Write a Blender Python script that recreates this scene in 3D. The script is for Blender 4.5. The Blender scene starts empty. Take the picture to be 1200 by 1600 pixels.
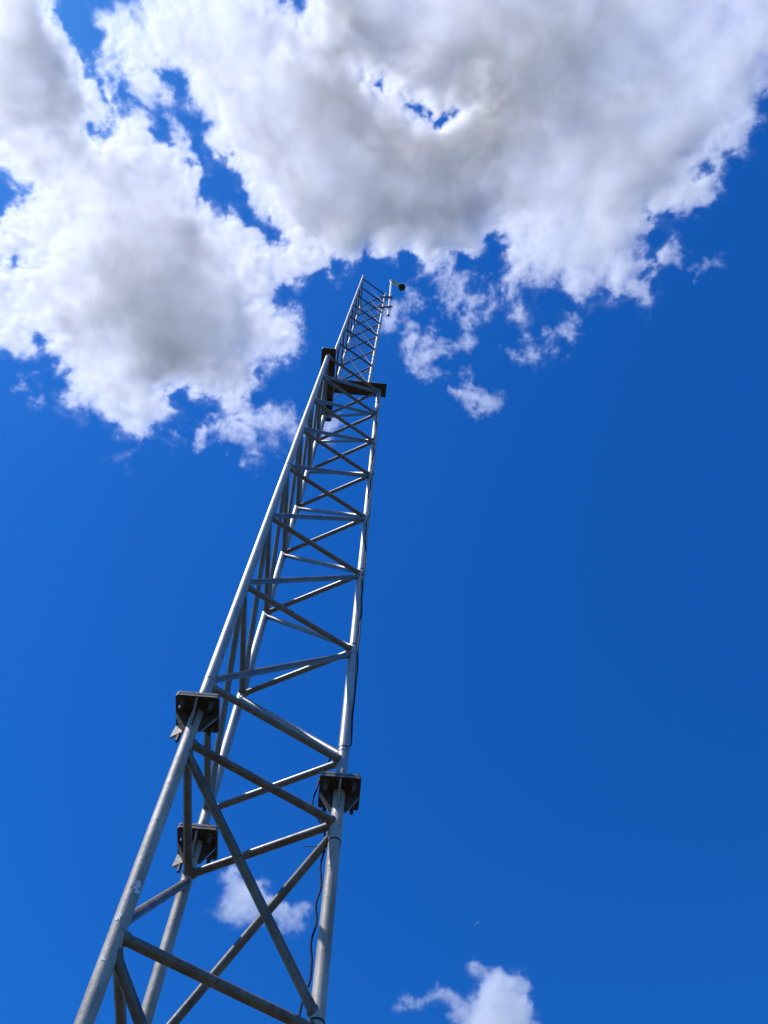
import bpy, bmesh, math, random
import numpy as np
from mathutils import Vector, Matrix

random.seed(7)
scene = bpy.context.scene
COL = scene.collection

# ------------------------------------------------------------------ camera
SRC_F = 1305.3 / 1600.0            # focal length as a share of the frame height
EYE = 1.6
cam_data = bpy.data.cameras.new("camera")
cam = bpy.data.objects.new("camera", cam_data)
COL.objects.link(cam)
cam_data.sensor_fit = 'VERTICAL'
cam_data.sensor_height = 24.0
cam_data.sensor_width = 18.0
cam_data.lens = 24.0 * SRC_F
cam_data.clip_start = 0.05
cam_data.clip_end = 60000.0
rot = Matrix(((0.998704, -0.050899, 0.0), (-0.046773, -0.917744, -0.394408), (0.020075, 0.393897, -0.918936)))
cam.matrix_world = Matrix.Translation((0, 0, EYE)) @ rot.to_4x4()
scene.camera = cam

# ------------------------------------------------------------------ sky and sun
SUN_EL, SUN_AZ = math.radians(56.0), math.radians(-110.0)      # azimuth clockwise from +Y
world = bpy.data.worlds.new("World")
scene.world = world
world.use_nodes = True
wn, wl = world.node_tree.nodes, world.node_tree.links
wn.clear()
w_out = wn.new('ShaderNodeOutputWorld')
w_bg = wn.new('ShaderNodeBackground')
w_sky = wn.new('ShaderNodeTexSky')
w_sky.sky_type = 'NISHITA'
w_sky.sun_disc = False
w_sky.sun_elevation = SUN_EL
w_sky.sun_rotation = SUN_AZ
w_sky.altitude = 300.0
w_sky.air_density = 1.0
w_sky.dust_density = 0.3
w_sky.ozone_density = 3.0
w_hsv = wn.new('ShaderNodeHueSaturation')
w_hsv.inputs['Saturation'].default_value = 1.32
w_hsv.inputs['Value'].default_value = 1.0
w_tint = wn.new('ShaderNodeMix')
w_tint.data_type = 'RGBA'
w_tint.blend_type = 'MULTIPLY'
w_tint.inputs['Factor'].default_value = 1.0
w_tint.inputs[7].default_value = (0.265, 0.745, 1.18, 1.0)      # the deep blue the phone gave the sky
w_bg.inputs['Strength'].default_value = 0.15
wl.new(w_sky.outputs['Color'], w_hsv.inputs['Color'])
wl.new(w_hsv.outputs['Color'], w_tint.inputs[6])
wl.new(w_tint.outputs[2], w_bg.inputs['Color'])
wl.new(w_bg.outputs['Background'], w_out.inputs['Surface'])

sun_data = bpy.data.lights.new("sun", 'SUN')
sun_data.energy = 4.7
sun_data.angle = math.radians(0.5)
sun_data.color = (1.0, 0.98, 0.955)
sun = bpy.data.objects.new("sun", sun_data)
COL.objects.link(sun)
sun_dir = Vector((math.sin(SUN_AZ) * math.cos(SUN_EL), math.cos(SUN_AZ) * math.cos(SUN_EL), math.sin(SUN_EL)))
sun.rotation_euler = sun_dir.to_track_quat('Z', 'Y').to_euler()
sun.location = (-20, -10, 40)

vs = scene.view_settings
vs.view_transform = 'Standard'
vs.look = 'None'
vs.exposure = 0.0
vs.gamma = 1.0
vs.use_curve_mapping = False
cy = scene.cycles
cy.use_denoising = True
cy.use_adaptive_sampling = True
cy.adaptive_threshold = 0.02
cy.max_bounces = 12
cy.diffuse_bounces = 3
cy.glossy_bounces = 3
cy.transparent_max_bounces = 12
cy.volume_bounces = 8
cy.volume_step_rate = 3.0
cy.volume_max_steps = 256
cy.sample_clamp_indirect = 6.0

# ------------------------------------------------------------------ helpers
def tag(o, label=None, cat=None, group=None, kind=None):
    if label: o['label'] = label
    if cat: o['category'] = cat
    if group: o['group'] = group
    if kind: o['kind'] = kind
    return o

def link(name, mesh, parent=None, mat=None, smooth=True):
    o = bpy.data.objects.new(name, mesh)
    COL.objects.link(o)
    if parent is not None: o.parent = parent
    if mat is not None and not mesh.materials: mesh.materials.append(mat)
    if smooth and mesh.polygons:
        mesh.polygons.foreach_set('use_smooth', [True] * len(mesh.polygons))
    return o

def from_bm(name, bm, parent=None, mat=None, smooth=True, sharp=None):
    me = bpy.data.meshes.new(name)
    bm.normal_update()
    bm.to_mesh(me)
    bm.free()
    o = link(name, me, parent, mat, smooth)
    if sharp is not None:
        me.set_sharp_from_angle(angle=math.radians(sharp))
    return o

def frame(axis):
    a = axis.normalized()
    ref = Vector((0, 0, 1)) if abs(a.z) < 0.9 else Vector((1, 0, 0))
    u = a.cross(ref).normalized()
    return u, a.cross(u).normalized()

def lathe(bm, p0, p1, prof, n=20, caps=True):
    """rings along p0->p1; prof = [(distance along, radius), ...]"""
    a = (p1 - p0).normalized()
    u, v = frame(a)
    rings = []
    for d, r in prof:
        c = p0 + a * d
        rings.append([bm.verts.new(c + (u * math.cos(t) + v * math.sin(t)) * r)
                      for t in (2 * math.pi * k / n for k in range(n))])
    for A, B in zip(rings, rings[1:]):
        for k in range(n):
            bm.faces.new((A[k], A[(k + 1) % n], B[(k + 1) % n], B[k]))
    if caps:
        bm.faces.new(rings[0][::-1])
        bm.faces.new(rings[-1])

def prism(bm, pts, thick):
    """closed prism of a planar outline (list of Vector) pushed by the vector thick, centred on it"""
    a = [bm.verts.new(p - thick * 0.5) for p in pts]
    b = [bm.verts.new(p + thick * 0.5) for p in pts]
    bm.faces.new(a[::-1]); bm.faces.new(b)
    n = len(pts)
    for i in range(n):
        bm.faces.new((a[i], a[(i + 1) % n], b[(i + 1) % n], b[i]))
    bmesh.ops.recalc_face_normals(bm, faces=bm.faces)

def tube_path(bm, pts, r, n=8):
    pts = [Vector(p) for p in pts]
    rings = []
    u = None
    for i, p in enumerate(pts):
        t = (pts[min(i + 1, len(pts) - 1)] - pts[max(i - 1, 0)]).normalized()
        if u is None: u, v = frame(t)
        else:
            u = (u - t * u.dot(t)).normalized()
        v = t.cross(u)
        rings.append([bm.verts.new(p + (u * math.cos(a) + v * math.sin(a)) * r)
                      for a in (2 * math.pi * k / n for k in range(n))])
    for A, B in zip(rings, rings[1:]):
        for k in range(n):
            bm.faces.new((A[k], A[(k + 1) % n], B[(k + 1) % n], B[k]))
    bm.faces.new(rings[0][::-1]); bm.faces.new(rings[-1])

def spline(pts, per=8):
    P = [Vector(p) for p in pts]
    out = []
    for i in range(len(P) - 1):
        p0, p1, p2, p3 = P[max(i - 1, 0)], P[i], P[i + 1], P[min(i + 2, len(P) - 1)]
        for k in range(per):
            t = k / per
            out.append(0.5 * ((2 * p1) + (p2 - p0) * t + (2 * p0 - 5 * p1 + 4 * p2 - p3) * t * t + (3 * p1 - p0 - 3 * p2 + p3) * t ** 3))
    out.append(P[-1])
    return out

# ------------------------------------------------------------------ materials
def material(name, c1, c2, scale=8.0, rough=(0.4, 0.6), metal=0.0, bump=0.0, c3=None, fine=90.0, streak=1.0):
    m = bpy.data.materials.new(name)
    m.use_nodes = True
    n, l = m.node_tree.nodes, m.node_tree.links
    b = n['Principled BSDF']
    tc = n.new('ShaderNodeTexCoord')
    mp = n.new('ShaderNodeMapping'); mp.inputs['Scale'].default_value = (1, 1, streak)
    l.new(tc.outputs['Object'], mp.inputs['Vector'])
    a = n.new('ShaderNodeTexNoise'); a.inputs['Scale'].default_value = scale; a.inputs['Detail'].default_value = 6; a.inputs['Roughness'].default_value = 0.65
    l.new(mp.outputs['Vector'], a.inputs['Vector'])
    r = n.new('ShaderNodeValToRGB')
    r.color_ramp.elements[0].position = 0.32; r.color_ramp.elements[0].color = (*c1, 1)
    r.color_ramp.elements[1].position = 0.68; r.color_ramp.elements[1].color = (*c2, 1)
    l.new(a.outputs['Fac'], r.inputs['Fac'])
    col = r.outputs['Color']
    f = n.new('ShaderNodeTexNoise'); f.inputs['Scale'].default_value = fine; f.inputs['Detail'].default_value = 4
    l.new(tc.outputs['Object'], f.inputs['Vector'])
    if c3 is not None:                     # sparse spots: rust, dirt or zinc flecks
        s = n.new('ShaderNodeValToRGB')
        s.color_ramp.elements[0].position = 0.60; s.color_ramp.elements[0].color = (0, 0, 0, 1)
        s.color_ramp.elements[1].position = 0.72; s.color_ramp.elements[1].color = (1, 1, 1, 1)
        l.new(f.outputs['Fac'], s.inputs['Fac'])
        mx = n.new('ShaderNodeMix'); mx.data_type = 'RGBA'
        l.new(s.outputs['Color'], mx.inputs['Factor'])
        l.new(col, mx.inputs[6]); mx.inputs[7].default_value = (*c3, 1)
        col = mx.outputs[2]
    l.new(col, b.inputs['Base Color'])
    rr = n.new('ShaderNodeMapRange'); rr.inputs['To Min'].default_value = rough[0]; rr.inputs['To Max'].default_value = rough[1]
    l.new(f.outputs['Fac'], rr.inputs['Value']); l.new(rr.outputs['Result'], b.inputs['Roughness'])
    b.inputs['Metallic'].default_value = metal
    if bump:
        bp = n.new('ShaderNodeBump'); bp.inputs['Strength'].default_value = bump; bp.inputs['Distance'].default_value = 0.004
        l.new(f.outputs['Fac'], bp.inputs['Height']); l.new(bp.outputs['Normal'], b.inputs['Normal'])
    return m

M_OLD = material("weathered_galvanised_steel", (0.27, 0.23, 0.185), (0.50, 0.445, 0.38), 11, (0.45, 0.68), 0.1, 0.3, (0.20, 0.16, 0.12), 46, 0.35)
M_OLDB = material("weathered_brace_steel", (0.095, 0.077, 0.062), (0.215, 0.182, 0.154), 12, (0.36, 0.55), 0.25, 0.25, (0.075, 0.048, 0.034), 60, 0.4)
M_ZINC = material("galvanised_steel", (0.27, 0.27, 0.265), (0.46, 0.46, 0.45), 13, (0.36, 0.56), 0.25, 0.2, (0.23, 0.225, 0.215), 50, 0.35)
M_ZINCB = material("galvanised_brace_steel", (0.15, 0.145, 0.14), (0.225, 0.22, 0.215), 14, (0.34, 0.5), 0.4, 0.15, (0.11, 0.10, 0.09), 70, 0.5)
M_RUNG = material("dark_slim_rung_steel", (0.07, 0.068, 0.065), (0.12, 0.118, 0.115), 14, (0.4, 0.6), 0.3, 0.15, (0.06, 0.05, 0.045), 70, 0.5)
M_RUST = material("rust_brown_plate_steel", (0.036, 0.024, 0.015), (0.095, 0.064, 0.041), 18, (0.75, 0.92), 0.0, 0.4, (0.10, 0.048, 0.02), 60)
M_EDGE = material("sunlit_plate_edge", (0.17, 0.15, 0.125), (0.36, 0.33, 0.29), 40, (0.4, 0.6), 0.2, 0.2, (0.08, 0.055, 0.04), 60)  # cut steel sides, coloured paler than the faces so edges look sunlit
M_LUG = material("pale_primed_steel", (0.33, 0.28, 0.19), (0.46, 0.40, 0.29), 25, (0.55, 0.8), 0.0, 0.3, (0.20, 0.15, 0.09), 80)
M_BOLT = material("bolt_steel", (0.045, 0.033, 0.024), (0.11, 0.085, 0.065), 60, (0.55, 0.75), 0.1, 0.3)
M_WHITE = material("white_painted_metal", (0.74, 0.74, 0.73), (0.82, 0.82, 0.81), 10, (0.3, 0.45), 0.0, 0.05)
M_PAINT = material("white_paint_splash", (0.66, 0.65, 0.63), (0.80, 0.79, 0.77), 80, (0.5, 0.7), 0.0, 0.2)
M_BLACK = material("black_plastic", (0.010, 0.010, 0.012), (0.018, 0.018, 0.020), 20, (0.5, 0.65), 0.0, 0.05)
M_DOME = material("smoked_dome", (0.005, 0.005, 0.006), (0.008, 0.008, 0.010), 10, (0.12, 0.2), 0.0, 0.0)
M_CABLE = material("black_cable_sheath", (0.006, 0.006, 0.007), (0.012, 0.012, 0.013), 30, (0.55, 0.7), 0.0, 0.1)
M_CABLE.node_tree.nodes['Principled BSDF'].inputs['Specular IOR Level'].default_value = 0.15
M_GROUND = material("dry_grass_and_dirt", (0.035, 0.042, 0.016), (0.085, 0.07, 0.042), 0.8, (0.85, 1.0), 0.0, 0.5, (0.045, 0.06, 0.02), 9)
M_PAD = material("concrete", (0.20, 0.19, 0.18), (0.28, 0.27, 0.255), 3, (0.8, 0.95), 0.0, 0.3, (0.16, 0.15, 0.14), 40)

# ------------------------------------------------------------------ ground
bm = bmesh.new()
rings = [0.0, 3, 10, 40, 150, 600, 2500, 9000, 30000]
prev = None
for ri, r in enumerate(rings):
    if r == 0.0:
        prev = [bm.verts.new((0, 0, 0))]
        continue
    cur = [bm.verts.new((r * math.cos(2 * math.pi * k / 48), r * math.sin(2 * math.pi * k / 48), 0)) for k in range(48)]
    for k in range(48):
        if len(prev) == 1: bm.faces.new((prev[0], cur[k], cur[(k + 1) % 48]))
        else: bm.faces.new((prev[k], cur[k], cur[(k + 1) % 48], prev[(k + 1) % 48]))
    prev = cur
tag(from_bm("ground", bm, None, M_GROUND, False), "dry grass and dirt ground around the tower foot", kind='structure')

# ------------------------------------------------------------------ tower
U = 2.7
LEG = {'L': Vector((-0.6948, 2.0651, 0)), 'R': Vector((-0.1245, 2.4264, 0)), 'B': Vector((-0.7226, 2.7396, 0))}
CEN = (LEG['L'] + LEG['R'] + LEG['B']) / 3
def at(k, z):                       # a point on a leg's axis, z in units above the eye
    return Vector((LEG[k].x, LEG[k].y, z * U + EYE))
AX = (LEG['B'] - LEG['L']).normalized()            # the plates are square to this line
AY = Vector((AX.y, -AX.x, 0))                      # to the other side (towards R)
LEG_R, BR_R = 0.0183 * U / 2, 0.0116 * U / 2

bm = bmesh.new()
prism(bm, [CEN + AX * a + AY * b + Vector((0, 0, 0.06)) for a, b in ((-0.9, -0.9), (0.9, -0.9), (0.9, 0.9), (-0.9, 0.9))], Vector((0, 0, 0.13)))
pad = from_bm("concrete_footing", bm, None, M_PAD, False)
tag(pad, "square concrete footing slab under the lattice tower", "footing")

tower = bpy.data.objects.new("lattice_tower", None)
COL.objects.link(tower)
tower.location = (0, 0, 0)
tag(tower, "tall triangular lattice tower of galvanised steel tubes rising into the sky", "tower")
Z0 = 0.125                                          # top of the footing

def leg_tube(k, za, zb, r, mat, pa=None, pb=None, open_top=False):
    p0 = pa if pa is not None else at(k, za)
    p1 = pb if pb is not None else at(k, zb)
    d = (p1 - p0).length
    bm = bmesh.new()
    lathe(bm, p0, p1, [(0, r), (d * 0.25, r), (d * 0.5, r), (d * 0.75, r), (d, r)], 28)
    return from_bm("leg", bm, tower, mat, True, 40)

def brace(p0, p1, r, mat, leg_r=LEG_R, n=16):
    d = (p1 - p0).length
    w = leg_r + 0.004
    bm = bmesh.new()                                # welded ends: a low bead where the tube meets the leg
    lathe(bm, p0, p1, [(0, r), (w - 0.003, r * 1.34), (w + 0.003, r * 1.26), (w + 0.008, r * 1.10), (w + 0.013, r), (d * 0.5, r), (d - w - 0.013, r), (d - w - 0.008, r * 1.10), (d - w - 0.003, r * 1.26), (d - w + 0.003, r * 1.34), (d, r)], n)
    return from_bm("brace", bm, tower, mat, True, 50)

PL = 0.0315 * U                                     # half width of a flange plate
PT = 0.0105
ZF = 1.0                                            # underside of the lower flange plate
def box_plate(name, c, hx, hy, t, parent, mat, chamfer=0.008):
    pts = []
    for sx, sy in ((-1, -1), (1, -1), (1, 1), (-1, 1)):
        a, b = sx * hx, sy * hy
        q = [(a, b - sy * chamfer), (a - sx * chamfer, b)]
        if sx * sy > 0: q = q
        else: q = q[::-1]
        pts += q
    bm = bmesh.new()
    prism(bm, [c + AX * p + AY * q for p, q in pts], Vector((0, 0, t)))
    bm.normal_update()
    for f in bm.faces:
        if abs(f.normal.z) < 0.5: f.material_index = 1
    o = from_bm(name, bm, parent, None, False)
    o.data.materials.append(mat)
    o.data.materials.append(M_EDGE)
    return o

def gusset(c, d, z, up, parent, mat, r, reach, h, inner=0.0):
    """rib between a leg tube and a plate, running out along d, h tall, pointing up or down from height z"""
    s = 1 if up else -1
    p = c.copy(); p.z = z
    a = p + d * (r * 0.6)
    b = p + d * reach
    zz = Vector((0, 0, s))
    side = Vector((d.y, -d.x, 0)) * 0.008
    bm = bmesh.new()
    prism(bm, [a, b, b + zz * 0.022, p + d * (r + 0.012) + zz * h, a + zz * h], side)
    bm.normal_update()
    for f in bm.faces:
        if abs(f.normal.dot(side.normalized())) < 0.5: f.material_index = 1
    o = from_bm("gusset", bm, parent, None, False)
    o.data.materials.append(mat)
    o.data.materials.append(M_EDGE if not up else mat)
    return o

def bolt(c, parent, below, above):
    bm = bmesh.new()
    lathe(bm, c - Vector((0, 0, below)), c + Vector((0, 0, above)), [(0, 0.0075), (below - 0.03, 0.0085), (below + above, 0.0085)], 10)
    lathe(bm, c - Vector((0, 0, 0.016)), c + Vector((0, 0, 0.0)), [(0, 0.014), (0.0155, 0.014)], 6)
    lathe(bm, c + Vector((0, 0, 2 * PT + 0.005)), c + Vector((0, 0, 2 * PT + 0.018)), [(0, 0.014), (0.013, 0.014)], 6)
    return from_bm("bolt", bm, parent, M_BOLT, True, 30)

lower, middle = {}, {}
zf = ZF * U + EYE
for k in 'LRB':
    base = at(k, 0); base.z = Z0 + 0.016
    top = at(k, 0); top.z = zf
    lower[k] = leg_tube(k, 0, 0, LEG_R, M_OLD, base, top)
    b2 = top + Vector((0, 0, 2 * PT + 0.006))
    middle[k] = leg_tube(k, 0, 0, LEG_R, M_ZINC, b2, at(k, 3.364))
    c = at(k, 0)
    foot = c.copy(); foot.z = Z0 + 0.009
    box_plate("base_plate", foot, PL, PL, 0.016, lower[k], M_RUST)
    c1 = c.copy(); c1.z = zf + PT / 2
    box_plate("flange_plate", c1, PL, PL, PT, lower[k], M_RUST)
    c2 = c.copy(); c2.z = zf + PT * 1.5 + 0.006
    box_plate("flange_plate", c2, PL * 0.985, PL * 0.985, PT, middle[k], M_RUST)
    for d in (-AX, AX, AY, -AY):
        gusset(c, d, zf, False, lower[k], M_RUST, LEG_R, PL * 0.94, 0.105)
        gusset(c, d, b2.z, True, middle[k], M_ZINC, LEG_R, PL * 0.62, 0.085)
    for sx, sy in ((-1, -1), (1, -1), (1, 1), (-1, 1)):
        q = c + AX * (PL * 0.66 * sx) + AY * (PL * 0.66 * sy)
        q.z = zf
        bolt(q, lower[k], 0.105 if (sx, sy) == (1, -1) else 0.05, 0.04)
    if k != 'R':                                     # pale lug hanging at the outer rear corner
        q = c + AX * (PL * 0.72) - AY * (PL * 0.84); q.z = zf - 0.006
        d = Vector((math.cos(math.radians(-30)), math.sin(math.radians(-30)), 0))
        bm = bmesh.new()
        prism(bm, [q - d * 0.012, q + d * 0.014, q + d * 0.034 - Vector((0, 0, 0.062)), q - d * 0.022 - Vector((0, 0, 0.062))], Vector((d.y, -d.x, 0)) * 0.01)
        from_bm("lug", bm, lower[k], M_LUG, False)

PAIRS = (('L', 'R'), ('R', 'B'), ('B', 'L'))
# lower section: rungs and diagonals falling L > R > B > L
lows = [0.937, 0.624, 0.311, -0.002, -0.315]
for i, z in enumerate(lows):
    for a, b in PAIRS:
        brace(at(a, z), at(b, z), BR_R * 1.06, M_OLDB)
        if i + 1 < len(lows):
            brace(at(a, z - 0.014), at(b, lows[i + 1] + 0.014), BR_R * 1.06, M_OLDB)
# middle section: rungs and diagonals rising L > R > B > L
mids = [1.072 + 0.3242 * i for i in range(8)]
for i, z in enumerate(mids):
    for a, b in PAIRS:
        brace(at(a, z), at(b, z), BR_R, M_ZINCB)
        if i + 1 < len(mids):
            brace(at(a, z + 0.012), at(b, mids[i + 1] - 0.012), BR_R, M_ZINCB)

# adapter plate: a bar over L and B, and a stem out over R
ZA = 3.364 * U + EYE
mid = (LEG['L'] + LEG['B']) * 0.5
half = (LEG['B'] - LEG['L']).length * 0.5
hw = 0.029 * U
c = mid.copy(); c.z = ZA + 0.009
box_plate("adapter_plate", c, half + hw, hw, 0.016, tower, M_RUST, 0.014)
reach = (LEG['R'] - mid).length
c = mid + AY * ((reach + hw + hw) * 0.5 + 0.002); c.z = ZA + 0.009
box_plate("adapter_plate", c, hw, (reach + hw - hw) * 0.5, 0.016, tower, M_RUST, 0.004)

# slim top section, leaning a touch
TS, TCX, TCY, TLX, TLY, TZ1, TD = 0.18338, -0.19537, 0.88576, 0.01085, -0.01099, 3.7237, 0.32369
TL_R = 0.0137 * U / 2
dirs = {k: (LEG[k] - CEN).normalized() for k in 'LRB'}
def top_at(k, z):
    h = z - 3.38
    p = dirs[k] * (TS / math.sqrt(3))
    return Vector(((TCX + p.x + TLX * h) * U, (TCY + p.y + TLY * h) * U, z * U + EYE))
zb = (ZA + 0.018 - EYE) / U
for k in 'LRB':
    o = leg_tube(k, 0, 0, TL_R, M_ZINC, top_at(k, zb), top_at(k, 5.80 if k == 'L' else 5.715))
    p = top_at(k, zb)
    box_plate("foot_plate", p + Vector((0, 0, 0.006)), 0.045, 0.045, 0.010, o, M_ZINC)
tops = [TZ1 + TD * i for i in range(7)]
for i, z in enumerate(tops):
    for a, b in PAIRS:
        brace(top_at(a, z), top_at(b, z), 0.0082 * U / 2, M_RUNG, TL_R, 10)
        zl = tops[i - 1] if i else zb + 0.03
        brace(top_at(a, z - 0.012), top_at(b, zl + 0.012), 0.0060 * U / 2, M_ZINC, TL_R, 10)

# thin seam bands on the tubes
def band(c, axis, r, w, t, parent, name, mat):
    bm = bmesh.new()
    lathe(bm, c - axis * w / 2, c + axis * w / 2, [(0, r), (0, r + t), (w, r + t), (w, r)], 28, False)
    return from_bm(name, bm, parent, mat, True, 30)
UPV = Vector((0, 0, 1))
band(at('L', 1.083), UPV, LEG_R - 0.001, 0.009, 0.0028, middle['L'], "clamp_band", M_ZINC)
band(at('L', 2.055), UPV, LEG_R - 0.001, 0.010, 0.0030, middle['L'], "clamp_band", M_BOLT)
band(at('R', 1.094), UPV, LEG_R - 0.001, 0.012, 0.0030, middle['R'], "clamp_band", M_ZINC)

# paint splashes on the near leg, lying on the tube's skin
def splash(z, ang, size, seed):
    rnd = random.Random(seed)
    c = at('L', z)
    to_cam = Vector((-c.x, -c.y, 0)).normalized()
    side = Vector((-to_cam.y, to_cam.x, 0))
    bm = bmesh.new()
    n = 26
    ctr = None
    ring = []
    def on(a, dz):
        return c + (to_cam * math.cos(a) + side * math.sin(a)) * (LEG_R + 0.0009) + Vector((0, 0, dz))
    ctr = bm.verts.new(on(ang, 0))
    for j in range(n):
        t = 2 * math.pi * j / n
        rr = size * (0.88 + 0.24 * rnd.random())
        if math.sin(t) < -0.3 and rnd.random() < 0.5: rr *= 1.9
        ring.append(bm.verts.new(on(ang + rr * math.cos(t) / LEG_R, rr * 1.5 * math.sin(t))))
    for j in range(n):
        bm.faces.new((ctr, ring[j], ring[(j + 1) % n]))
    return from_bm("paint_splash", bm, lower['L'], M_PAINT, True)
splash(0.683, 0.35, 0.011, 1)
splash(0.641, -0.50, 0.007, 2)
splash(0.590, -0.60, 0.005, 3)

# ------------------------------------------------------------------ cable with its ties
cable = bpy.data.objects.new("power_cable", None)
COL.objects.link(cable)
tag(cable, "thin black cable tied along the right tower leg, wavy and slack", "cable")
low_pts = [(-0.165, 2.462, 0.20), (-0.180, 2.459, 0.9), (-0.168, 2.459, 1.5), (-0.185, 2.459, 2.0), (-0.170, 2.459, 2.5), (-0.185, 2.459, 2.9), (-0.188, 2.459, 3.2), (-0.180, 2.459, 3.379), (-0.169, 2.459, 3.441), (-0.161, 2.459, 3.479),
           (-0.163, 2.459, 3.549), (-0.172, 2.459, 3.617), (-0.161, 2.459, 3.699), (-0.170, 2.459, 3.774), (-0.159, 2.459, 3.851), (-0.170, 2.459, 3.949), (-0.161, 2.459, 4.034), (-0.173, 2.459, 4.132),
           (-0.200, 2.459, 4.182), (-0.232, 2.459, 4.266), (-0.222, 2.459, 4.357)]
pts = spline(low_pts + [(-0.215, 2.462, 4.42), (-0.19, 2.46, 4.52), (-0.168, 2.45, 4.56)], 6)
rnd = random.Random(3)
z = 4.60
while z < ZA - 0.05:
    t = (z - 4.6) / (ZA - 4.6)
    a = -math.pi / 2 + (1.35 * (1 - min(1, t * 2.4)) + 0.18) + 0.22 * math.sin(z * 9.0) + 0.12 * math.sin(z * 23.0 + 1.0)
    rr = LEG_R + 0.0035 + 0.003 * (0.5 + 0.5 * math.sin(z * 7.3))
    pts.append(Vector((LEG['R'].x + rr * math.cos(a), LEG['R'].y + rr * math.sin(a), z)))
    z += 0.045
for zz in np.arange(zb + 0.02, 5.5, 0.03):
    p = top_at('R', float(zz))
    a = -2.0 + 0.3 * math.sin(zz * 20)
    pts.append(p + Vector((math.cos(a + math.pi), math.sin(a + math.pi), 0)) * (TL_R + 0.006))
bm = bmesh.new()
tube_path(bm, pts, 0.0038, 8)
from_bm("sheath", bm, cable, M_CABLE, True)
for zz in (0.900, 0.632, 1.10, 1.41, 1.735, 2.06, 2.385, 2.71, 3.03):
    c = at('R', zz)
    band(c, Vector((0.05, 0.08, 1)).normalized(), LEG_R - 0.0005, 0.006, 0.0022, cable, "cable_tie", M_BLACK)
bm = bmesh.new()
c = at('R', 0.897)
tube_path(bm, spline([c + Vector((-LEG_R, 0.01, 0)), c + Vector((-LEG_R - 0.05, 0.02, 0.004)), c + Vector((-LEG_R - 0.095, 0.03, 0.012))], 4), 0.0018, 6)
from_bm("tie_tail", bm, cable, M_BLACK, True)

# ------------------------------------------------------------------ camera on its pole
pc = bpy.data.objects.new("dome_camera", None)
COL.objects.link(pc)
tag(pc, "white pole with black dome camera clamped beside the tower top", "camera")
def w(x, y, z): return Vector((x * U, y * U, z * U + EYE))
p0, p1 = w(-0.0335, 0.8657, 4.915), w(-0.0320, 0.8657, 6.33)
bm = bmesh.new()
d = (p1 - p0).length
lathe(bm, p0, p1, [(0, 0.0185), (d, 0.0185)], 18, False)
lathe(bm, p0 + Vector((0, 0, 0.004)), p0 + Vector((0, 0, 0.03)), [(0, 0.0165), (0.02, 0.0165)], 14)
pole = from_bm("pole", bm, pc, M_WHITE, True, 40)
bm = bmesh.new()
lathe(bm, p0 - Vector((0, 0, 0.012)), p0 + Vector((0, 0, 0.02)), [(0, 0.018), (0.010, 0.0195), (0.03, 0.0195)], 16)
from_bm("end_cap", bm, pole, M_BLACK, True, 40)
bm = bmesh.new()
bmesh.ops.create_uvsphere(bm, u_segments=16, v_segments=10, radius=0.042)
bmesh.ops.translate(bm, verts=bm.verts, vec=p1)
from_bm("knuckle", bm, pole, M_WHITE, True)
for zc in (5.531, 5.151):
    q = w(-0.0330, 0.8657, zc)
    t = top_at('R', zc)
    dd = (q - t); dd.z = 0; dd.normalize()
    sd = Vector((dd.y, -dd.x, 0))
    bm = bmesh.new()
    if sd.y > 0: sd = -sd                           # the bar passes on the near side of both tubes
    o2 = sd * 0.028
    a, b = t - dd * 0.05 + o2, q + dd * 0.06 + o2
    a.z = b.z = q.z
    zz = Vector((0, 0, 0.03))
    prism(bm, [a - zz, b - zz, b + zz, a + zz], sd * 0.018)
    for c in (t, q):
        for e in (-0.026, 0.026):
            cc = c + dd * e; cc.z = q.z
            lathe(bm, cc - sd * 0.03, cc + sd * 0.05, [(0, 0.006), (0.08, 0.006)], 8)
    from_bm("clamp", bm, pc, M_BLACK, False)
arm0 = p1 + Vector((0.02, 0.01, 0.0))
dome_c = w(0.0470, 0.8985, 6.30)
bm = bmesh.new()
ad = (dome_c - arm0).length
lathe(bm, arm0, dome_c, [(0, 0.030), (0.03, 0.034), (ad - 0.09, 0.040), (ad - 0.05, 0.046), (ad - 0.02, 0.046)], 18)
from_bm("arm", bm, pc, M_WHITE, True, 40)
bm = bmesh.new()
lathe(bm, dome_c + Vector((0, 0, 0.11)), dome_c - Vector((0, 0, 0.005)), [(0, 0.02), (0.015, 0.05), (0.06, 0.068), (0.115, 0.071)], 22)
housing = from_bm("housing", bm, pc, M_WHITE, True, 40)
bm = bmesh.new()
lathe(bm, dome_c - Vector((0, 0, 0.005)), dome_c - Vector((0, 0, 0.09)), [(0, 0.074), (0.020, 0.074), (0.022, 0.067), (0.048, 0.058), (0.068, 0.042), (0.079, 0.024), (0.083, 0.004)], 24)
from_bm("dome", bm, pc, M_DOME, True, 40)
bm = bmesh.new()
tube_path(bm, spline([p1 + Vector((0.02, 0, -0.02)), p1 + Vector((0.05, 0.0, -0.07)), p1 + Vector((0.09, 0.01, -0.06)), p1 + Vector((0.13, 0.03, -0.03))], 5), 0.005, 6)
from_bm("lead", bm, pc, M_BLACK, True)

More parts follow.
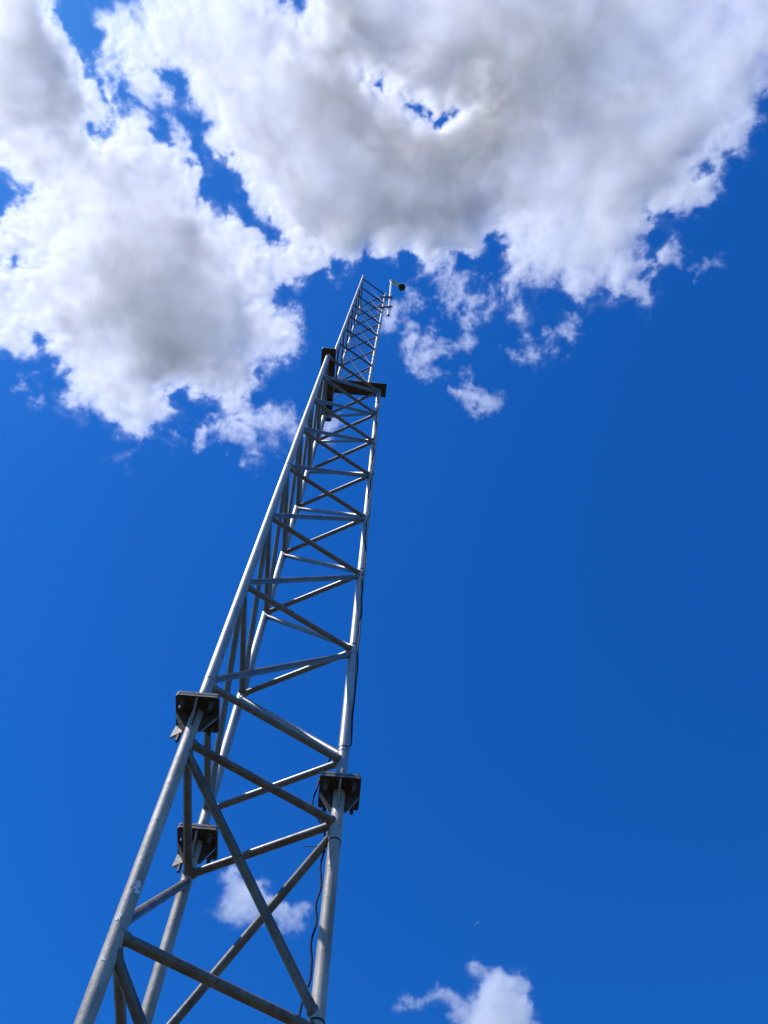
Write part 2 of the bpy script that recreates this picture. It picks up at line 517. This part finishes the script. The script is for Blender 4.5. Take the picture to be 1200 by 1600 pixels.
# ------------------------------------------------------------------ a bird far up
bd = Vector((0.121413, 0.750981, 0.649066)) * 165 + Vector((0, 0, EYE))
bm = bmesh.new()
up = Vector((-0.55, -0.80, 0.25)).normalized(); sd = Vector((0.93, -0.3, 0.36)); sd = (sd - up * sd.dot(up)).normalized(); fw = sd.cross(up)   # banking hard, its back to the sun
lathe(bm, bd - fw * 0.24, bd + fw * 0.24, [(0, 0.01), (0.08, 0.04), (0.2, 0.07), (0.34, 0.06), (0.42, 0.035), (0.48, 0.006)], 10)
for s in (-1, 1):
    secs = [(0.04, 0.11, -0.09, 0.02), (0.22, 0.12, -0.06, 0.06), (0.42, 0.05, -0.06, 0.05), (0.55, -0.06, -0.09, 0.02)]
    up_r, dn_r = [], []
    for x, le, te, h in secs:
        up_r.append((bm.verts.new(bd + sd * s * x + fw * le + up * (h + 0.008)), bm.verts.new(bd + sd * s * x + fw * te + up * (h + 0.006))))
        dn_r.append((bm.verts.new(bd + sd * s * x + fw * le + up * (h - 0.008)), bm.verts.new(bd + sd * s * x + fw * te + up * (h - 0.002))))
    for (a, b), (e, f), (c_, d_), (g, h_) in zip(up_r, up_r[1:], dn_r, dn_r[1:]):
        bm.faces.new((a, b, f, e)); bm.faces.new((c_, g, h_, d_)); bm.faces.new((a, e, g, c_)); bm.faces.new((b, d_, h_, f))
bmesh.ops.recalc_face_normals(bm, faces=bm.faces)
bird = from_bm("bird", bm, None, M_WHITE, True)
tag(bird, "tiny white bird gliding in clear blue sky above the bottom edge cloud", "bird")

# ------------------------------------------------------------------ clouds
# outlines on the ground plan, in metres east / north of the tower's visitor, for a cloud sheet 1 km up
POLY_SOLID = [[[-626,-186],[-378,-196],[-369,-130],[-360,-116],[-350,-105],[-346,-90],[-345,-81],[-338,-69],[-328,-61],[-325,-49],[-322,-33],[-316,-24],[-309,-34],[-289,-36],[-278,-31],[-269,-21],[-266,-10],[-254,0],[-244,11],[-240,21],[-226,33],[-218,40],[-212,49],[-216,62],[-209,68],[-201,69],[-195,63],[-180,61],[-174,66],[-168,77],[-159,82],[-148,91],[-133,95],[-111,92],[-89,98],[-74,108],[-72,119],[-74,130],[-67,144],[-77,142],[-88,134],[-103,138],[-114,140],[-118,150],[-133,149],[-141,153],[-142,162],[-135,169],[-128,166],[-121,169],[-110,175],[-104,184],[-97,191],[-103,198],[-110,200],[-106,211],[-107,234],[-116,241],[-125,251],[-137,244],[-147,260],[-157,261],[-159,272],[-169,281],[-185,293],[-201,302],[-209,302],[-221,295],[-236,291],[-246,294],[-252,280],[-258,276],[-268,291],[-263,294],[-253,300],[-257,309],[-249,314],[-256,323],[-257,338],[-276,356],[-283,345],[-286,331],[-295,338],[-300,349],[-309,368],[-312,360],[-321,369],[-331,385],[-334,376],[-359,375],[-342,368],[-329,359],[-326,350],[-348,343],[-344,330],[-350,322],[-362,318],[-390,322],[-397,314],[-411,309],[-419,293],[-413,285],[-396,279],[-396,273],[-413,274],[-420,262],[-410,250],[-422,246],[-438,251],[-458,256],[-469,251],[-477,249],[-569,241],[-669,200],[-729,74]],[[-289,-133],[-296,-127],[-306,-130],[-319,-126],[-325,-120],[-333,-123],[-337,-117],[-333,-109],[-329,-105],[-329,-97],[-333,-86],[-325,-76],[-316,-75],[-309,-72],[-304,-65],[-298,-59],[-295,-50],[-288,-45],[-277,-43],[-265,-39],[-256,-36],[-247,-33],[-241,-31],[-230,-25],[-230,-12],[-226,1],[-219,10],[-214,15],[-197,15],[-192,12],[-193,20],[-188,25],[-184,35],[-180,44],[-178,51],[-173,61],[-167,73],[-159,81],[-144,88],[-133,100],[-111,110],[-89,112],[-72,120],[-61,122],[-61,127],[-55,130],[-44,125],[-35,116],[-22,109],[-5,111],[0,120],[9,119],[5,112],[26,108],[33,115],[44,107],[73,105],[88,109],[102,97],[106,82],[111,82],[120,90],[119,104],[123,120],[122,138],[130,152],[135,171],[148,183],[158,171],[162,154],[151,142],[157,140],[167,165],[175,150],[187,146],[210,150],[227,147],[236,136],[256,144],[270,138],[283,148],[292,158],[305,145],[305,122],[296,108],[311,98],[323,83],[322,75],[310,80],[303,91],[288,88],[284,59],[297,50],[317,50],[333,53],[333,39],[344,36],[357,29],[361,24],[355,12],[361,4],[374,4],[366,-10],[377,-19],[381,-30],[381,-42],[389,-46],[380,-65],[385,-78],[431,-113],[447,-177],[446,-252],[214,-283],[-95,-260],[-287,-200],[-274,-157]]]
POLY_WISP = [[[-209,310],[-203,302],[-173,296],[-161,290],[-145,287],[-133,292],[-121,285],[-116,297],[-102,301],[-109,318],[-119,339],[-125,348],[-142,362],[-154,371],[-166,372],[-181,368],[-184,358],[-190,351],[-206,348],[-214,344],[-218,332]],[[-236,316],[-229,311],[-226,328],[-231,354],[-239,356],[-240,337]],[[-83,308],[-66,303],[-57,311],[-65,328],[-59,344],[-77,350],[-81,337]],[[-464,271],[-441,264],[-445,278],[-434,281],[-429,293],[-432,302],[-442,290],[-456,285]],[[-9,159],[-4,148],[5,137],[16,134],[28,143],[35,161],[30,172],[22,176],[28,184],[35,195],[43,206],[51,209],[62,205],[69,212],[67,221],[60,223],[56,230],[61,241],[54,250],[42,246],[35,251],[26,234],[21,214],[18,199],[13,184],[3,179],[-7,197],[-13,195]],[[44,106],[73,105],[82,126],[88,140],[83,155],[78,166],[78,177],[85,177],[97,160],[105,152],[117,160],[110,177],[96,182],[95,199],[100,212],[93,212],[84,200],[77,181],[71,164],[62,153],[53,150],[45,146],[55,134],[51,127],[27,135],[22,131],[39,124]],[[41,172],[56,169],[55,182],[51,190],[43,183]],[[71,263],[83,264],[91,254],[91,240],[101,253],[102,265],[111,271],[122,264],[139,260],[136,272],[123,281],[114,287],[103,279],[92,278],[81,280]],[[157,204],[165,201],[178,206],[180,195],[182,180],[186,170],[212,180],[210,189],[191,194],[190,203],[201,213],[191,222],[184,228],[172,223],[159,216]],[[180,148],[197,149],[210,163],[214,179],[202,188],[188,183],[179,168]],[[343,109],[346,99],[355,96],[366,90],[365,97],[356,101],[350,105],[347,112]],[[296,115],[308,100],[319,82],[330,81],[323,96],[314,110],[305,122]],[[105,132],[116,124],[124,138],[115,153],[106,152],[97,161],[92,154],[100,143]],[[133,216],[142,216],[153,214],[154,219],[142,222]],[[-328,-100],[-311,-106],[-307,-74],[-313,-52],[-322,-55],[-330,-70],[-333,-85]],[[-289,-133],[-291,-98],[-329,-97],[-333,-108],[-336,-119]],[[-301,-63],[-281,-54],[-263,-41],[-269,-29],[-282,-33],[-295,-44]],[[-257,-30],[-238,-21],[-230,-6],[-235,17],[-249,6],[-258,-11]],[[-324,-76],[-307,-74],[-311,-49],[-319,-33],[-326,-48]]]
POLY_HOLE = [[[-491,37],[-448,35],[-437,32],[-430,41],[-429,53],[-416,59],[-422,69],[-435,77],[-445,91],[-454,102],[-500,97]],[[-446,130],[-437,130],[-427,138],[-434,145],[-448,151]],[[-475,130],[-456,132],[-456,139],[-477,142]],[[-349,-16],[-342,-20],[-337,-14],[-338,-3],[-345,1],[-349,-6]],[[-260,-61],[-253,-66],[-243,-63],[-241,-54],[-252,-48],[-260,-51]],[[-135,-157],[-125,-130],[-117,-121],[-105,-123],[-103,-133],[-108,-158]],[[-61,-81],[-47,-75],[-34,-70],[-23,-68],[-22,-61],[-33,-62],[-45,-69],[-56,-74]],[[28,-38],[40,-41],[47,-47],[49,-57],[57,-57],[68,-53],[67,-44],[56,-37],[44,-33],[30,-34]],[[0,-50],[9,-49],[17,-44],[13,-39],[3,-42]],[[331,-5],[339,-8],[347,-2],[344,5],[335,3]],[[297,85],[305,81],[311,86],[305,93],[298,92]],[[144,132],[151,129],[159,136],[160,143],[152,151],[147,143]],[[98,93],[106,79],[113,82],[120,91],[119,106],[110,101]],[[-438,220],[-426,215],[-411,231],[-417,245],[-434,235]],[[-159,86],[-151,89],[-148,96],[-157,96]]]
POLY_LOW = [[-230,1066],[-217,1068],[-205,1064],[-200,1090],[-177,1093],[-162,1092],[-157,1112],[-143,1118],[-132,1133],[-118,1138],[-99,1128],[-81,1138],[-78,1160],[-96,1187],[-118,1208],[-132,1200],[-143,1180],[-167,1189],[-190,1185],[-220,1187],[-235,1187],[-255,1176],[-245,1147],[-237,1125],[-234,1108],[-240,1097]]
POLY_RIM = [[62,1349],[95,1346],[122,1336],[132,1313],[153,1326],[192,1334],[196,1312],[194,1290],[177,1280],[190,1245],[200,1253],[217,1266],[234,1259],[253,1274],[268,1267],[286,1291],[294,1315],[310,1348],[319,1375],[332,1458],[289,1568],[217,1556],[170,1471],[178,1402],[146,1391],[161,1366],[144,1356],[124,1357],[100,1375],[66,1369]]
THICK = [[124,-93,101,0.85],[234,2,91,0.28],[-62,25,85,0.65],[-119,-33,56,0.3],[-310,156,87,0.75],[-248,209,77,0.5],[-388,-39,56,0.42],[-417,-93,54,0.25],[47,44,86,0.4],[-52,-121,47,0.6],[-591,34,108,0.6]]
CLOUD_Z = 1000.0 + EYE

def inside_and_distance(poly, X, Y):
    P = np.array(poly, float)
    Q = np.roll(P, -1, axis=0)
    ins = np.zeros(X.shape, bool)
    d2 = np.full(X.shape, 1e18)
    for (x0, y0), (x1, y1) in zip(P, Q):
        if y0 != y1:
            c = ((y0 > Y) != (y1 > Y)) & (X < (x1 - x0) * (Y - y0) / (y1 - y0) + x0)
            ins ^= c
        dx, dy = x1 - x0, y1 - y0
        l2 = dx * dx + dy * dy + 1e-9
        t = np.clip(((X - x0) * dx + (Y - y0) * dy) / l2, 0, 1)
        d2 = np.minimum(d2, (X - x0 - t * dx) ** 2 + (Y - y0 - t * dy) ** 2)
    d = np.sqrt(d2)
    return np.where(ins, d, -d)

def blur(A, n):
    k = np.ones(2 * n + 1) / (2 * n + 1)
    for ax in (0, 1):
        A = np.apply_along_axis(lambda v: np.convolve(np.pad(v, n, mode='edge'), k, mode='valid'), ax, A)
    return A

def cloud_material(name, density, g):
    m = bpy.data.materials.new(name)
    m.use_nodes = True
    n, l = m.node_tree.nodes, m.node_tree.links
    n.clear()
    out = n.new('ShaderNodeOutputMaterial')
    v = n.new('ShaderNodeVolumePrincipled')
    v.inputs['Color'].default_value = (1.0, 1.0, 1.0, 1)
    v.inputs['Density'].default_value = density
    v.inputs['Density Attribute'].default_value = "density"
    v.inputs['Anisotropy'].default_value = g
    l.new(v.outputs['Volume'], out.inputs['Volume'])
    return m

def cloud_nodes(nx, ny, x0, y0, step, lo, hi, res, mat, P):
    """grid of (edge distance, half thickness, wispiness) on the plan > a density volume with eroded, billowing edges"""
    g = bpy.data.node_groups.new("cloud_volume", 'GeometryNodeTree')
    g.interface.new_socket("Geometry", in_out='INPUT', socket_type='NodeSocketGeometry')
    g.interface.new_socket("Geometry", in_out='OUTPUT', socket_type='NodeSocketGeometry')
    N, Lk = g.nodes, g.links
    gi, go = N.new('NodeGroupInput'), N.new('NodeGroupOutput')
    def val(s, i):
        if hasattr(s, 'is_output'): Lk.new(s, i)
        else: i.default_value = s
    def mth(op, a, b=None, c=None, clamp=False):
        n = N.new('ShaderNodeMath'); n.operation = op; n.use_clamp = clamp
        for k, s in enumerate((a, b, c)):
            if s is not None: val(s, n.inputs[k])
        return n.outputs[0]
    def vec(op, a, b=None, s=None):
        n = N.new('ShaderNodeVectorMath'); n.operation = op
        val(a, n.inputs[0])
        if b is not None: val(b, n.inputs[1])
        if s is not None: val(s, n.inputs['Scale'])
        return n.outputs[0]
    def noise(v, size, detail, rough, lac=2.1, color=False):
        n = N.new('ShaderNodeTexNoise')
        n.inputs['Scale'].default_value = 1.0 / size
        n.inputs['Detail'].default_value = detail
        n.inputs['Roughness'].default_value = rough
        n.inputs['Lacunarity'].default_value = lac
        Lk.new(v, n.inputs['Vector'])
        return n.outputs['Color' if color else 'Fac']
    pos = N.new('GeometryNodeInputPosition').outputs[0]
    # swirl the lookup so that outlines curl
    w1 = vec('SCALE', vec('SUBTRACT', noise(pos, P['warp_size'], 2, 0.55, color=True), (0.5, 0.5, 0.5)), None, P['warp'])
    q = vec('ADD', pos, w1)
    sp = N.new('ShaderNodeSeparateXYZ'); Lk.new(q, sp.inputs[0])
    sp0 = N.new('ShaderNodeSeparateXYZ'); Lk.new(pos, sp0.inputs[0])
    fx = mth('MINIMUM', mth('MAXIMUM', mth('DIVIDE', mth('SUBTRACT', sp.outputs[0], x0), step), 0.0), nx - 1.001)
    fy = mth('MINIMUM', mth('MAXIMUM', mth('DIVIDE', mth('SUBTRACT', sp.outputs[1], y0), step), 0.0), ny - 1.001)
    ix, iy = mth('FLOOR', fx), mth('FLOOR', fy)
    tx, ty = mth('SUBTRACT', fx, ix), mth('SUBTRACT', fy, iy)
    att = N.new('GeometryNodeInputNamedAttribute'); att.data_type = 'FLOAT_VECTOR'; att.inputs['Name'].default_value = "plan"
    def samp(dx, dy):
        s = N.new('GeometryNodeSampleIndex'); s.data_type = 'FLOAT_VECTOR'; s.domain = 'POINT'; s.clamp = True
        Lk.new(gi.outputs[0], s.inputs[0])
        Lk.new(att.outputs['Attribute'], s.inputs['Value'])
        idx = mth('ADD', mth('MULTIPLY', mth('ADD', iy, float(dy)), float(nx)), mth('ADD', ix, float(dx)))
        Lk.new(idx, s.inputs['Index'])
        return s.outputs[0]
    def lerp(a, b, t):
        return vec('ADD', a, vec('SCALE', vec('SUBTRACT', b, a), None, t))
    pl = lerp(lerp(samp(0, 0), samp(1, 0), tx), lerp(samp(0, 1), samp(1, 1), tx), ty)
    ps = N.new('ShaderNodeSeparateXYZ'); Lk.new(pl, ps.inputs[0])
    sd, th, wi = ps.outputs[0], ps.outputs[1], ps.outputs[2]
    big = mth('SUBTRACT', noise(pos, P['big'], 1, 0.5), 0.5)
    n1 = mth('SUBTRACT', noise(q, P['mid'], P['detail'], P['rough']), 0.5)
    ridge = mth('SUBTRACT', 1.0, mth('MULTIPLY', mth('ABSOLUTE', mth('SUBTRACT', noise(q, P['fibre'], 5, 0.62), 0.5)), 8.0), clamp=True)
    # erode the rim
    amp = mth('ADD', P['erode'], mth('MULTIPLY', wi, P['erode_wisp']))
    s = mth('ADD', sd, mth('MULTIPLY', n1, amp))
    s = mth('ADD', s, mth('MULTIPLY', mth('SUBTRACT', ridge, 0.4), 7.0))
    s = mth('ADD', s, mth('ADD', P['grow'], mth('MULTIPLY', wi, P['grow_wisp'])))
    e = mth('DIVIDE', s, P['rim'], clamp=True)
    half = mth('MULTIPLY', th, mth('POWER', e, 0.75))
    half = mth('MULTIPLY', half, mth('ADD', mth('ADD', 1.0, mth('MULTIPLY', big, P['big_amp'])), mth('MULTIPLY', n1, 0.9)))
    zc = mth('ADD', P['zc'], mth('MULTIPLY', half, P['dome']))
    dz = mth('ABSOLUTE', mth('SUBTRACT', sp0.outputs[2], zc))
    lump = mth('MULTIPLY', n1, P['lump'])
    k = mth('DIVIDE', mth('ADD', mth('SUBTRACT', half, dz), mth('MULTIPLY', lump, e)), P['soft'], clamp=True)
    k = mth('MULTIPLY', mth('MULTIPLY', k, k), mth('SUBTRACT', 3.0, mth('MULTIPLY', k, 2.0)))
    dens = mth('MULTIPLY', k, mth('ADD', 1.0, mth('MULTIPLY', n1, P['grain'])))
    dens = mth('MULTIPLY', dens, mth('ADD', 1.0, mth('MULTIPLY', mth('SUBTRACT', 1.0, e), P['edge'])))
    dens = mth('MULTIPLY', dens, mth('SUBTRACT', 1.0, mth('MULTIPLY', wi, mth('SUBTRACT', 1.0, mth('MULTIPLY', ridge, P['thin_wisp'])))))
    # a ragged translucent veil reaching past the rim
    s2 = mth('ADD', mth('ADD', sd, mth('MULTIPLY', n1, P['veil_erode'])), P['veil_grow'])
    e2 = mth('DIVIDE', s2, 30.0, clamp=True)
    k2 = mth('DIVIDE', mth('SUBTRACT', mth('MULTIPLY', e2, 14.0), dz), 8.0, clamp=True)
    dens = mth('ADD', dens, mth('MULTIPLY', k2, mth('MULTIPLY', mth('ADD', ridge, 0.12), P['veil'])))
    dens = mth('MAXIMUM', mth('SUBTRACT', dens, 0.004), 0.0)
    vc = N.new('GeometryNodeVolumeCube')
    Lk.new(dens, vc.inputs['Density'])
    vc.inputs['Min'].default_value = lo
    vc.inputs['Max'].default_value = hi
    for nm, r in zip(('Resolution X', 'Resolution Y', 'Resolution Z'), res):
        vc.inputs[nm].default_value = r
    sm = N.new('GeometryNodeSetMaterial'); sm.inputs['Material'].default_value = mat
    Lk.new(vc.outputs[0], sm.inputs[0]); Lk.new(sm.outputs[0], go.inputs[0])
    return g

def build_cloud(name, solids, wisps, holes, lo, hi, vox, mat, P, thick, base, step=4.0):
    x0, y0 = lo[0], lo[1]
    nx, ny = int((hi[0] - lo[0]) / step) + 2, int((hi[1] - lo[1]) / step) + 2
    X, Y = np.meshgrid(x0 + step * np.arange(nx), y0 + step * np.arange(ny))
    S = np.full(X.shape, -400.0)
    for p in solids: S = np.maximum(S, inside_and_distance(p, X, Y))
    W = np.full(X.shape, -400.0)
    for p in wisps: W = np.maximum(W, inside_and_distance(p, X, Y))
    for p in holes: S = np.minimum(S, -inside_and_distance(p, X, Y) + 6.0)
    T = np.full(X.shape, base)
    for cx, cyy, r, a in thick:
        T = T + a * np.exp(-((X - cx) ** 2 + (Y - cyy) ** 2) / (r * r))
    T = T * P['half']
    in_w = (W > S) & (S < 4)
    sd = np.maximum(S, np.minimum(W, 14.0) * 0.9)
    wi = blur(in_w.astype(float), 2)
    T = T * (1 - 0.2 * wi)
    me = bpy.data.meshes.new(name)
    v = np.zeros((nx * ny, 3)); v[:, 0] = X.ravel(); v[:, 1] = Y.ravel(); v[:, 2] = P['zc']
    me.vertices.add(nx * ny); me.vertices.foreach_set('co', v.ravel())
    a = me.attributes.new("plan", 'FLOAT_VECTOR', 'POINT')
    a.data.foreach_set('vector', np.stack([sd.ravel(), T.ravel(), wi.ravel()], 1).astype(np.float32).ravel())
    me.materials.append(mat)
    o = bpy.data.objects.new(name, me); COL.objects.link(o)
    res = [max(8, int((hi[i] - lo[i]) / vox[i])) for i in range(3)]
    mod = o.modifiers.new("volume", 'NODES')
    mod.node_group = cloud_nodes(nx, ny, x0, y0, step, lo, hi, res, mat, P)
    return o

G = 0.42
M_CLOUD = cloud_material("cloud_vapour", 0.045, G)
M_SMALL = cloud_material("thin_cloud_vapour", 0.019, G)
PARA = dict(warp=22.0, warp_size=55.0, big=110.0, big_amp=1.1, mid=42.0, detail=8, rough=0.68, erode=62.0, erode_wisp=34.0, grow=-1.0, grow_wisp=8.0, rim=70.0, edge=2.4, thin_wisp=0.5, fibre=26.0, veil=0.42, veil_erode=110.0, veil_grow=8.0,
            zc=CLOUD_Z, dome=0.35, lump=26.0, soft=5.5, grain=1.2, half=38.0)
VX = 1.7
bank = build_cloud("clouds", POLY_SOLID, POLY_WISP, POLY_HOLE, (-620.0, -260.0, CLOUD_Z - 64), (640.0, 440.0, CLOUD_Z + 112), (VX, VX, VX * 2.0), M_CLOUD, PARA, THICK, 0.44)
tag(bank, "broad bank of white cumulus with grey bases and ragged bright edges overhead", "cloud", kind='stuff')
P2 = dict(PARA, warp=24.0, warp_size=60.0, mid=44.0, erode=84.0, half=24.0, rim=40.0, lump=24.0, soft=8.0, grow=-4.0, edge=0.4, veil=0.9, detail=9, rough=0.74)
low = build_cloud("cloud", [POLY_LOW], [], [], (-320.0, 1000.0, CLOUD_Z - 60), (0.0, 1270.0, CLOUD_Z + 90), (VX, VX, VX * 1.3), M_SMALL, P2, [], 1.0)
tag(low, "small ragged white cloud seen through the lowest tower braces", "cloud", kind='stuff')
rim = build_cloud("cloud", [POLY_RIM], [], [], (20.0, 1190.0, CLOUD_Z - 60), (400.0, 1640.0, CLOUD_Z + 110), (VX * 1.2, VX * 1.2, VX * 1.5), M_SMALL, dict(P2, half=34.0, rim=60.0, erode=100.0, warp=34.0), [], 1.0)
tag(rim, "small grey white cloud cut by the bottom edge of the photo", "cloud", kind='stuff')
